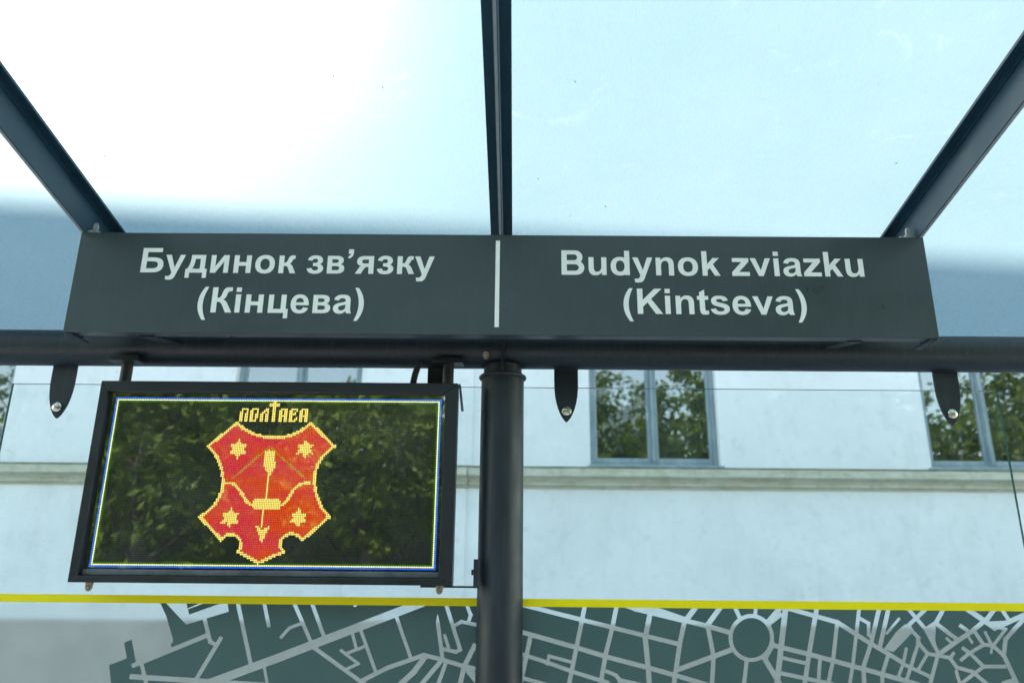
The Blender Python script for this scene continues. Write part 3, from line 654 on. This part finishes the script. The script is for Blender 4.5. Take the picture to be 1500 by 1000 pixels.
GL = {  # advance, shapes to fill, shapes to leave open
    ' ': (569, [], []), 'n': (1251, [g_n], []), 'u': (1251, [g_u], []), 'y': (1139, [g_y], []), 'у': (1139, [g_y], []),
    'a': (1139, [g_a], [h_a]), 'а': (1139, [g_a], [h_a]), 'e': (1139, [g_e], [h_e]), 'е': (1139, [g_e], [h_e]),
    'o': (1251, [ell(625, 531, 543, 555)], [ell(625, 531, 256, 330)]), 'о': (1251, [ell(625, 531, 543, 555)], [ell(625, 531, 256, 330)]),
    '(': (682, [g_lp], []), ')': (682, [mir(g_lp, 682)], []),
    'B': (1479, [dee(150, 640, 1300, 1466, 420), dee(150, 0, 1388, 850, 430), rect(150, 0, 446, 1466)], [dee(446, 872, 1005, 1221, 180), dee(446, 245, 1085, 627, 200)]),
    'K': (1479, [rect(150, 0, 446, 1466), [(446, 815), (1071, 1466), (1469, 1466), (892, 870), (1500, 0), (1117, 0), (688, 662), (446, 415)]], []),
    'd': (1251, [rect(832, 0, 1113, 1466), ell(590, 531, 506, 555)], [ell(602, 538, 231, 330)]),
    'k': (1139, [rect(137, 0, 418, 1466), [(418, 688), (736, 1062), (1082, 1062), (731, 687), (1107, 0), (804, 0), (550, 454), (418, 316)]], []),
    'z': (1024, [[(31, 0), (31, 219), (563, 827), (64, 827), (64, 1062), (960, 1062), (960, 850), (415, 235), (983, 235), (983, 0)]], []),
    'v': (1139, [[(440, 0), (12, 1062), (307, 1062), (567, 345), (826, 1062), (1115, 1062), (692, 0)]], []),
    'i': (569, [rect(147, 0, 428, 1062), rect(147, 1206, 428, 1466)], []), 'і': (569, [rect(147, 0, 428, 1062), rect(147, 1206, 428, 1466)], []),
    't': (682, [[(634, 1062), (634, 838), (442, 838), (442, 410), (442, 240, 445, 212, 510, 212), (545, 212, 580, 220, 615, 232), (639, 14), (580, -12, 510, -24, 420, -24), (250, -24, 161, 50, 161, 300), (161, 838), (32, 838), (32, 1062), (161, 1062), (161, 1273), (443, 1437), (443, 1062)]], []),
    's': (1139, [[(48, 303), (330, 346), (355, 230, 440, 172, 560, 172), (700, 172, 775, 220, 775, 295), (775, 350, 730, 385, 600, 415), (250, 495, 92, 550, 92, 780), (92, 960, 240, 1086, 540, 1086), (820, 1086, 940, 990, 988, 806), (722, 757), (700, 845, 640, 888, 545, 888), (420, 888, 360, 850, 360, 795), (360, 735, 430, 710, 640, 662), (930, 596, 1063, 520, 1063, 321), (1063, 120, 880, -24, 561, -24), (260, -24, 90, 100, 48, 303)]], []),
    'Б': (1460, [[(150, 0), (150, 1466), (1237, 1466), (1237, 1220), (446, 1220), (446, 905), (700, 905), (1100, 905, 1383, 830, 1383, 455), (1383, 120, 1150, 0, 800, 0)]], [[(446, 245), (446, 665), (700, 665), (950, 665, 1075, 620, 1075, 455), (1075, 290, 950, 245, 760, 245)]]),
    'д': (1265, [[(305, 1062), (1100, 1062), (1100, 232), (1223, 232), (1223, -306), (991, -306), (991, 0), (275, 0), (275, -306), (43, -306), (43, 232), (125, 232), (230, 380, 305, 600, 305, 1062)]], [[(543, 830), (819, 830), (819, 232), (410, 232), (490, 380, 535, 560, 543, 830)]]),
    'и': (1284, [[(142, 1062), (411, 1062), (411, 395), (838, 1062), (1142, 1062), (1142, 0), (873, 0), (873, 680), (438, 0), (142, 0)]], []),
    'н': (1242, [rect(142, 0, 423, 1062), rect(820, 0, 1101, 1062), rect(400, 430, 840, 652)], []),
    'к': (1090, [rect(142, 0, 423, 1062), [(420, 640), (500, 640), (560, 650, 590, 700, 640, 850), (700, 1040, 770, 1075, 920, 1075), (1030, 1066), (1030, 866), (940, 866, 910, 850, 880, 760), (850, 670, 810, 600, 735, 570), (830, 540, 890, 460, 940, 350), (1090, 0), (780, 0), (660, 310), (620, 410, 580, 435, 420, 435)]], []),
    'з': (1020, [[(40, 290), (310, 322), (335, 230, 400, 180, 490, 180), (600, 180, 665, 235, 665, 310), (665, 400, 590, 440, 470, 440), (370, 440), (370, 638), (460, 638), (570, 638, 630, 680, 630, 755), (630, 830, 580, 880, 490, 880), (410, 880, 350, 840, 325, 760), (65, 800), (110, 990, 270, 1086, 500, 1086), (760, 1086, 905, 960, 905, 790), (905, 680, 850, 600, 760, 555), (880, 510, 950, 430, 950, 300), (950, 110, 780, -24, 490, -24), (230, -24, 70, 90, 40, 290)]], []),
    'в': (1178, [[(142, 0), (142, 1062), (640, 1062), (900, 1062, 1040, 970, 1040, 790), (1040, 680, 980, 600, 890, 560), (1030, 520, 1100, 430, 1100, 300), (1100, 100, 950, 0, 680, 0)]], [[(411, 640), (411, 855), (590, 855), (710, 855, 765, 820, 765, 750), (765, 675, 700, 640, 590, 640)], [(411, 205), (411, 445), (610, 445), (750, 445, 815, 410, 815, 325), (815, 240, 750, 205, 610, 205)]]),
    '’': (500, [[(110, 1466), (392, 1466), (392, 1270), (392, 1080, 310, 960, 140, 900), (80, 1025), (180, 1070, 235, 1120, 240, 1190), (110, 1190)]], []),
    'я': (1180, [[(1038, 1062), (1038, 0), (757, 0), (757, 405), (680, 405), (600, 405, 560, 380, 520, 310), (345, 0), (20, 0), (235, 370), (270, 430, 310, 455, 360, 465), (190, 490, 105, 600, 105, 740), (105, 960, 270, 1062, 520, 1062)]], [[(757, 850), (560, 850), (440, 850, 385, 810, 385, 735), (385, 655, 440, 615, 560, 615), (757, 615)]]),
    'ц': (1280, [[(142, 0), (142, 1062), (423, 1062), (423, 232), (825, 232), (825, 1062), (1106, 1062), (1106, 232), (1230, 232), (1230, -306), (998, -306), (998, 0)]], []),
    'К': (1300, [rect(150, 0, 446, 1466), [(440, 855), (600, 855, 630, 900, 690, 1120), (760, 1400, 850, 1474, 1060, 1474), (1230, 1466), (1230, 1240), (1160, 1240), (1030, 1240, 1000, 1190, 960, 1040), (920, 890, 870, 800, 760, 760), (900, 720, 980, 610, 1060, 450), (1300, 0), (950, 0), (745, 420), (650, 600, 600, 620, 440, 620)]], []),
}
def lettering(text, x0, x1, base, cap):
    """a line of vinyl letters between x0 and x1, capitals cap high"""
    total = sum(GL[c][0] for c in text); sx = (x1 - x0) / (total - 200); sz = cap / 1466
    cur = -100
    for ch in text:
        adv, add, sub_ = GL[ch]
        A = [path(q) for q in add]; D = [path(q) for q in sub_]
        if A:
            solid = boxed(A); hole = boxed(D)
            stem = boxed([A[0]]) if ch == 'd' else []
            vo, keep = region(A + D, lambda c: hit(c, solid) and (not hit(c, hole) or hit(c, stem)))
            b = MB(); b.v = [(x0 + (cur + v.x) * sx, SY - .0009, base + v.y * sz) for v in vo]; b.f = keep; b.mi = [0] * len(keep)
            G(b.obj('letter', 'vinyl', sg))
        cur += adv
lettering('Будинок зв’язку', -1.067, -.238, 2.459, .0745)
lettering('(Кінцева)', -.889, -.427, 2.341, .0745)
lettering('Budynok zviazku', .121, .975, 2.460, .0745)
lettering('(Kintseva)', .295, .801, 2.3455, .0745)
b = MB(); b.poly([(-.0625, SY - .0009, 2.304), (-.0505, SY - .0009, 2.304), (-.0505, SY - .0009, 2.563), (-.0625, SY - .0009, 2.563)]); G(b.obj('divider_line', 'vinyl', sg))

# ------------------------------------------------------------------ the diode screen
LX, LZ, LY, PITCH_L = -1.180, 2.144, 2.196, .005
OX0, OX1, OZ0, OZ1 = -1.2165, -.171, 1.624, 2.187
ls = thing('led_screen', 'black framed diode screen showing a red and yellow crest beside the post', 'display screen', None, ((OX0 + OX1) / 2, 2.17, OZ0))
def L(o): return rel(ls, o)
b = MB(); b.box((OX0 + .004, 2.206, OZ0 + .004), (OX1 - .004, 2.27, OZ1 - .004)); L(b.obj('housing', 'frame_dark', ls, bevel=.002))
fy0, fy1 = 2.17, 2.2055; ix0, ix1, iz0, iz1 = LX - .012, LX + .972, LZ - .48 - .022, LZ + .012
for q in ([(OX0, OZ1), (OX1, OZ1), (ix1, iz1), (ix0, iz1)], [(OX0, OZ0), (ix0, iz0), (ix1, iz0), (OX1, OZ0)], [(OX0, OZ0), (OX0, OZ1), (ix0, iz1), (ix0, iz0)], [(OX1, OZ0), (ix1, iz0), (ix1, iz1), (OX1, OZ1)]):
    cx_ = sum(p[0] for p in q) / 4; cz_ = sum(p[1] for p in q) / 4
    b = MB(); b.prism([(p[0] + (cx_ - p[0]) * .0008, p[1] + (cz_ - p[1]) * .0008) for p in q], fy0, fy1); L(b.obj('bezel', 'frame_dark', ls, bevel=.0015))
b = MB(); b.box((ix0 + .001, 2.186, iz0 + .0004), (ix1 - .001, 2.2054, iz0 + .017)); L(b.obj('seal_strip', 'seal', ls, bevel=.003))
b = MB(); b.box((ix0 + .0005, 2.1985, iz0 + .0175), (ix1 - .0005, 2.2058, iz1 - .0005)); disp = L(b.obj('display', 'mask', ls))
b = MB(); b.box((ix0 + .0012, 2.1862, iz0 + .018), (ix1 - .0012, 2.1892, iz1 - .0012)); L(b.obj('cover_glass', 'cover', ls))

# the picture: 192 x 96 diodes
NX, NZ = 192, 96
def led_xy(p):
    v = at(p[0], p[1], LY); return ((v.x - LX) / PITCH_L, (LZ - v.z) / PITCH_L)
Zc = lambda p: led_xy((270 + p[0] / 3.846, 570 + p[1] / 3.846))
def zpath(cm, n=10): return [Zc(p) for p in path(cm, n)]
gx, gz = np.meshgrid(np.arange(NX) + .5, np.arange(NZ) + .5)
def npin(poly):
    c = np.zeros(gx.shape, bool); j = len(poly) - 1
    for i in range(len(poly)):
        xi, yi = poly[i]; xj, yj = poly[j]
        if yi != yj:
            c ^= ((yi > gz) != (yj > gz)) & (gx < (xj - xi) * (gz - yi) / (yj - yi) + xi)
        j = i
    return c
def npdist(pts, closed=False):
    d = np.full(gx.shape, 1e9); q = pts + ([pts[0]] if closed else [])
    for (ax, ay), (bx, by) in zip(q[:-1], q[1:]):
        vx, vy = bx - ax, by - ay; l2 = vx * vx + vy * vy + 1e-9
        t = np.clip(((gx - ax) * vx + (gz - ay) * vy) / l2, 0, 1); d = np.minimum(d, np.hypot(gx - ax - t * vx, gz - ay - t * vy))
    return d
shield = zpath([(297, 178), (355, 235, 420, 262, 505, 262), (590, 262, 655, 235, 712, 178), (858, 322), (775, 370, 742, 440, 742, 515), (742, 590, 770, 660, 828, 718), (660, 862), (645, 815, 560, 800, 548, 870), (548, 890, 558, 905, 578, 914), (415, 985), (283, 912), (308, 895, 312, 885, 308, 865), (298, 812, 222, 815, 210, 862), (72, 716), (170, 660, 208, 590, 208, 515), (208, 440, 180, 370, 120, 320), (297, 178)])
ins = npin(shield); edge = npdist(shield, True)
layer = np.zeros(gx.shape, int)            # 0 unlit
layer[ins] = 1; layer[ins & (edge < 1.75)] = 2
stars = []
for i, (cx_, cy_) in enumerate(((303, 335), (680, 335), (257, 722), (643, 722))):
    c = Zc((cx_, cy_)); pts = []
    for q in range(12):
        t = math.pi / 2 + q * math.pi / 6; r = 5.7 if q % 2 == 0 else 3.2
        pts.append((c[0] + r * math.cos(t), c[1] - r * math.sin(t)))
    layer[npin(pts)] = 10 + i
string_ = [Zc(p) for p in ((272, 500), (480, 322), (678, 500))]
layer[(npdist(string_) < .55) & (layer == 1)] = 5
bow = [Zc(p) for p in path([(238, 527), (275, 522, 302, 545, 325, 590), (345, 630, 365, 652, 400, 654), (460, 652), (530, 654), (560, 652, 580, 630, 600, 590), (625, 545, 655, 524, 702, 528)])]
layer[(npdist(bow) < .85) & ins] = 3
layer[npin([Zc(p) for p in ((385, 622), (420, 612), (505, 612), (545, 622), (540, 672), (385, 672))])] = 3
layer[npin([Zc(p) for p in ((452, 352), (480, 340), (514, 352), (508, 445), (480, 484), (448, 445))])] = 4
layer[(npdist([Zc((470, 480)), Zc((460, 612))]) < .55) & (layer == 1)] = 4
layer[(npdist([Zc((446, 680)), Zc((436, 775))]) < .55) & (layer == 1)] = 14
layer[npin([Zc(p) for p in ((400, 762), (440, 790), (487, 762), (432, 866))])] = 14
FONT5 = {'П': ['.####', '.#..#', '##..#', '##.##', '##.##', '##.##', '##.##', '##.##'], 'О': ['.####', '##..#', '##..#', '##.##', '##.##', '##.##', '##.#.', '####.'],
         'Л': ['...##', '..###', '.##.#', '##.##', '##.##', '##.##', '##.##', '##.##'], 'А': ['.####', '##.##', '##.##', '##.##', '#####', '##.##', '##.##', '##.##'],
         'В': ['.####', '##..#', '##.#.', '####.', '##...', '##..#', '##.##', '####.']}
c0 = led_xy((352, 596.5)); col, row = int(round(c0[0])), int(round(c0[1]))
for li, ch in enumerate('ПОЛТАВА'):
    lk = 20 + li
    if ch == 'Т':
        layer[row - 4:row + 8, col + 1:col + 3] = lk; layer[row - 3:row - 1, col - 1:col + 5] = lk; col += 5; continue
    for rr, line in enumerate(FONT5[ch]):
        for cc, q in enumerate(line):
            if q == '#': layer[row + rr, col + cc] = lk
    col += 6
layer[0, :] = layer[-1, :] = 7; layer[:, 0] = layer[:, -1] = 7
layer[1, 1:-1] = layer[-2, 1:-1] = 8; layer[1:-1, 1] = layer[1:-1, -2] = 8
layer[2, 2:-2] = np.where(layer[2, 2:-2] == 0, 9, layer[2, 2:-2]); layer[-3, 2:-2] = np.where(layer[-3, 2:-2] == 0, 9, layer[-3, 2:-2])
layer[2:-2, 2] = layer[2:-2, -3] = 9
PIECES = {0: ('unlit_diodes', 'led_off', .0030), 1: ('shield_field', 'led_red', .0039), 2: ('shield_outline', 'led_yellow', .0040), 3: ('bow', 'led_yellow', .0040), 14: ('arrow_head', 'led_yellow', .0040), 4: ('arrow_shaft', 'led_yellow', .0040), 5: ('bow_string', 'led_orange', .0038),
          7: ('outer_border', 'led_blue', .0040), 8: ('inner_border', 'led_white', .0036), 9: ('border_glow', 'led_green', .0034)}
for i in range(7): PIECES[20 + i] = ('letter', 'led_yellow', .0040)
for i in range(4): PIECES[10 + i] = ('star', 'led_yellow', .0040)
for key, (name, mt, size) in PIECES.items():
    rr, cc = np.nonzero(layer == key)
    if not len(rr): continue
    b = MB(); y = 2.1975; h = size / 2
    for r_, c_ in zip(rr, cc):
        x = LX + (c_ + .5) * PITCH_L; z = LZ - (r_ + .5) * PITCH_L
        b.poly([(x - h, y, z - h), (x + h, y, z - h), (x + h, y, z + h), (x - h, y, z + h)])
    o = b.obj(name, mt, disp)
    if key == 0: o['kind'] = 'stuff'
# fittings of the screen
for x in (-1.171, -.205):
    b = MB(); b.tube([(x, 2.215, OZ1 - .004), (x, 2.215, 2.262)], .0165, 20); b.box((x - .045, 2.178, 2.252), (x + .045, 2.225, 2.258)); b.box((x - .045, 2.178, 2.2585), (x + .045, 2.184, 2.268))
    L(b.obj('hanger', 'frame_dark', ls, True, bevel=.001))
for x in (-1.161, -.206):
    b = MB(); b.prism([(x - .010, OZ0 + .003), (x + .011, OZ0 + .003), (x + .009, OZ0 - .016), (x + .003, OZ0 - .023), (x - .006, OZ0 - .022), (x - .010, OZ0 - .012)], 2.177, 2.184)
    k_ = L(b.obj('lock_tongue', 'tan', ls, bevel=.002))
    b = MB(); b.tube([(x, 2.1765, OZ0 - .011), (x, 2.174, OZ0 - .011)], .0055, 14); b.obj('lock_stud', 'steel', k_, True)
pts = []; rr = []
for i in range(60):
    t = i / 59; pts.append((-.3095 + .018 * t ** 2, 2.215, 2.178 + .085 * t)); rr.append(.0105 if i % 4 < 2 else .0085)
b = MB(); b.tube(pts, rr, 16); L(b.obj('cable_conduit', 'conduit', ls))
b = MB(); b.hexa([(OX1 + .001, 2.176, 2.185), (OX1 + .006, 2.176, 2.187), (OX1 + .006, 2.21, 2.187), (OX1 + .001, 2.21, 2.185), (OX1 + .010, 2.176, 2.108), (OX1 + .0125, 2.176, 2.104), (OX1 + .016, 2.21, 2.112), (OX1 + .014, 2.21, 2.112)])
L(b.obj('bent_flap', 'frame_dark', ls))
b = MB(); b.box((-.26, 2.19, OZ0 - .0055), (CX - .055, 2.215, OZ0 - .0005)); L(b.obj('stay_bar', 'frame_dark', ls, bevel=.001))
b = MB(); b.box((CX - .072, 2.187, OZ0 - .006), (CX - .060, 2.216, OZ0 + .070)); b.box((CX - .078, 2.186, OZ0 + .028), (CX - .0722, 2.198, OZ0 + .043)); L(b.obj('hinge_plate', 'frame_dark', ls, bevel=.001))

# ------------------------------------------------------------------ trees across the road, seen mirrored in screen and windows
def crown_mesh(seed, rx, rz, base, mat, nclump=150, per=34, leaf=.12):
    r = random.Random(seed); b = MB()
    for _ in range(nclump):
        while True:
            p = Vector((r.uniform(-1, 1), r.uniform(-1, 1), r.uniform(-1, 1)))
            if .3 < p.length < 1: break
        p *= (1 + .22 * math.sin(3.1 * p.x + seed) * math.cos(2.7 * p.z + seed * 2))
        taper = 1 - .25 * max(0, p.z)
        c = Vector((p.x * rx * taper, p.y * rx * taper, base + rz + p.z * rz)); cr = r.uniform(.25, .6)
        for _ in range(per):
            d = Vector((r.gauss(0, 1), r.gauss(0, 1), r.gauss(0, .7))); d = d.normalized() * cr * r.random() ** .5
            q = c + d; n = Vector((r.gauss(0, 1), r.gauss(0, 1), r.gauss(.8, 1))).normalized(); a = n.orthogonal().normalized()
            a = (Matrix.Rotation(r.uniform(0, 6.28), 3, n) @ a); e = n.cross(a); s = leaf * r.uniform(.6, 1.2)
            b.poly([q - a * s, q + e * s * .5 - n * s * .1, q + a * s, q - e * s * .5 - n * s * .1])
    me = bpy.data.meshes.new('crown'); me.from_pydata(b.v, [], b.f); me.materials.append(M[mat]); return me
def trunk_mesh(seed, h, top):
    r = random.Random(seed); b = MB(); pts = [(0, 0, -.2)]
    for i in range(1, 7): pts.append((r.uniform(-.07, .07) * i, r.uniform(-.07, .07) * i, top * i / 6))
    b.tube(pts, [.2, .16, .14, .12, .1, .07, .04], 10)
    for i in range(8):
        s = Vector(pts[2 + i % 4]); a = r.uniform(0, 6.28); l = r.uniform(1.2, 2.2)
        b.tube([s, s + Vector((math.cos(a) * l * .5, math.sin(a) * l * .5, l * .35)), s + Vector((math.cos(a) * l, math.sin(a) * l, l * .9))], [.07, .045, .015], 7)
    me = bpy.data.meshes.new('trunk'); me.from_pydata(b.v, [], b.f); me.materials.append(M['bark']); return me
crowns = [crown_mesh(1, 2.3, 3.0, 1.6, 'leaf', 260), crown_mesh(2, 2.0, 2.6, 2.0, 'leaf2', 230), crown_mesh(3, 2.7, 3.6, 1.0, 'leaf', 330), crown_mesh(4, 2.8, 3.9, -.2, 'leaf', 400, 36, .17), crown_mesh(5, 2.6, 3.6, -.2, 'leaf2', 380, 36, .17)]
trunks = [trunk_mesh(1, 7, 5.6), trunk_mesh(2, 7, 5.4), trunk_mesh(3, 8, 6.4), trunk_mesh(4, 8, 6.4), trunk_mesh(5, 8, 6)]
TREES = [(-5.3, -12.8, 0, 1.12, 'green tree mirrored behind the top of the crest'), (-7.2, -10.5, 0, 1.0, 'broad green tree mirrored in the left half of the crest screen'), (-3.1, -12.0, 1, .95, 'yellow green tree mirrored in the right half of the crest screen'),
         (-17.0, -11, 2, 1.15, 'tall green tree mirrored in the far left window'), (-11.5, -12.5, 0, 1.1, 'green tree mirrored at the left edge of the crest screen'),
         (3.0, -11.5, 0, 1.25, 'green tree mirrored in the left pane of the middle window'), (6.8, -10.8, 2, 1.2, 'large green tree mirrored in the right pane of the middle window'),
         (13.0, -12, 1, 1.25, 'low yellow green tree mirrored behind the right clamp'), (16.6, -10, 1, 1.3, 'tall yellow green tree mirrored in the far right window'),
         (-7.2, -16.5, 2, 1.2, 'dark green tree of the back row mirrored behind the crest'), (-1.8, -16.8, 2, 1.1, 'dark green tree of the back row between crest and post'), (-11.2, -17, 2, 1.1, 'dark green tree of the back row left of the crest')]
for i, (x, y, kd, s, lab) in enumerate(TREES):
    t = thing('broadleaf_tree', lab, 'tree', 'trees across the road, seen as reflections', (x, y, -.13))
    t.rotation_euler = (0, 0, i * 1.37); t.scale = (s, s, s)
    for nm, me in (('trunk', trunks[kd]), ('crown', crowns[kd])):
        o = bpy.data.objects.new(nm, me); COL.objects.link(o); o.parent = t
# a close belt of trees and undergrowth behind them, one mass
vs_, fs_ = [], []; n0 = 0
for i in range(31):
    me = crowns[3 if i % 3 else 4]; n = len(me.vertices); v = np.empty(n * 3, np.float32); me.vertices.foreach_get('co', v); v = v.reshape(-1, 3)
    sc2 = .95 + .12 * math.sin(i * 5.1); a = i * 1.37; c, sn = math.cos(a), math.sin(a)
    vs_.append(np.stack([(v[:, 0] * c - v[:, 1] * sn) * sc2 - 28 + (i % 16) * 3.6 + (1.8 if i > 15 else 0) + .8 * math.sin(i * 2.3), (v[:, 0] * sn + v[:, 1] * c) * sc2 - (24.5 if i > 15 else 20.5) + .9 * math.cos(i * 1.7), v[:, 2] * sc2 - .1], 1))
    fs_.append(np.arange(n).reshape(-1, 4) + n0); n0 += n
r = np.random.default_rng(5); n = 40000
p = np.stack([r.uniform(-40, 40, n), r.uniform(-28.5, -26.6, n), r.uniform(-.15, 1, n) ** 1.0 * (3.6 + .6 * np.sin(np.arange(n)))], 1)
a1 = r.normal(size=(n, 3)); a1 /= np.linalg.norm(a1, axis=1)[:, None]; a2 = np.cross(a1, r.normal(size=(n, 3))); a2 /= np.linalg.norm(a2, axis=1)[:, None]
vs_.append(np.stack([p - a1 * .2, p + a2 * .11, p + a1 * .2, p - a2 * .11], 1).reshape(-1, 3)); fs_.append(np.arange(4 * n).reshape(-1, 4) + n0)
me = bpy.data.meshes.new('tree_belt'); me.from_pydata(np.concatenate(vs_).tolist(), [], np.concatenate(fs_).tolist()); me.materials.append(M['leaf'])
o = bpy.data.objects.new('tree_belt', me); COL.objects.link(o); o['kind'] = 'stuff'; o['label'] = 'dense green belt of trees and bushes mirrored behind the nearer trees'; o['category'] = 'trees'
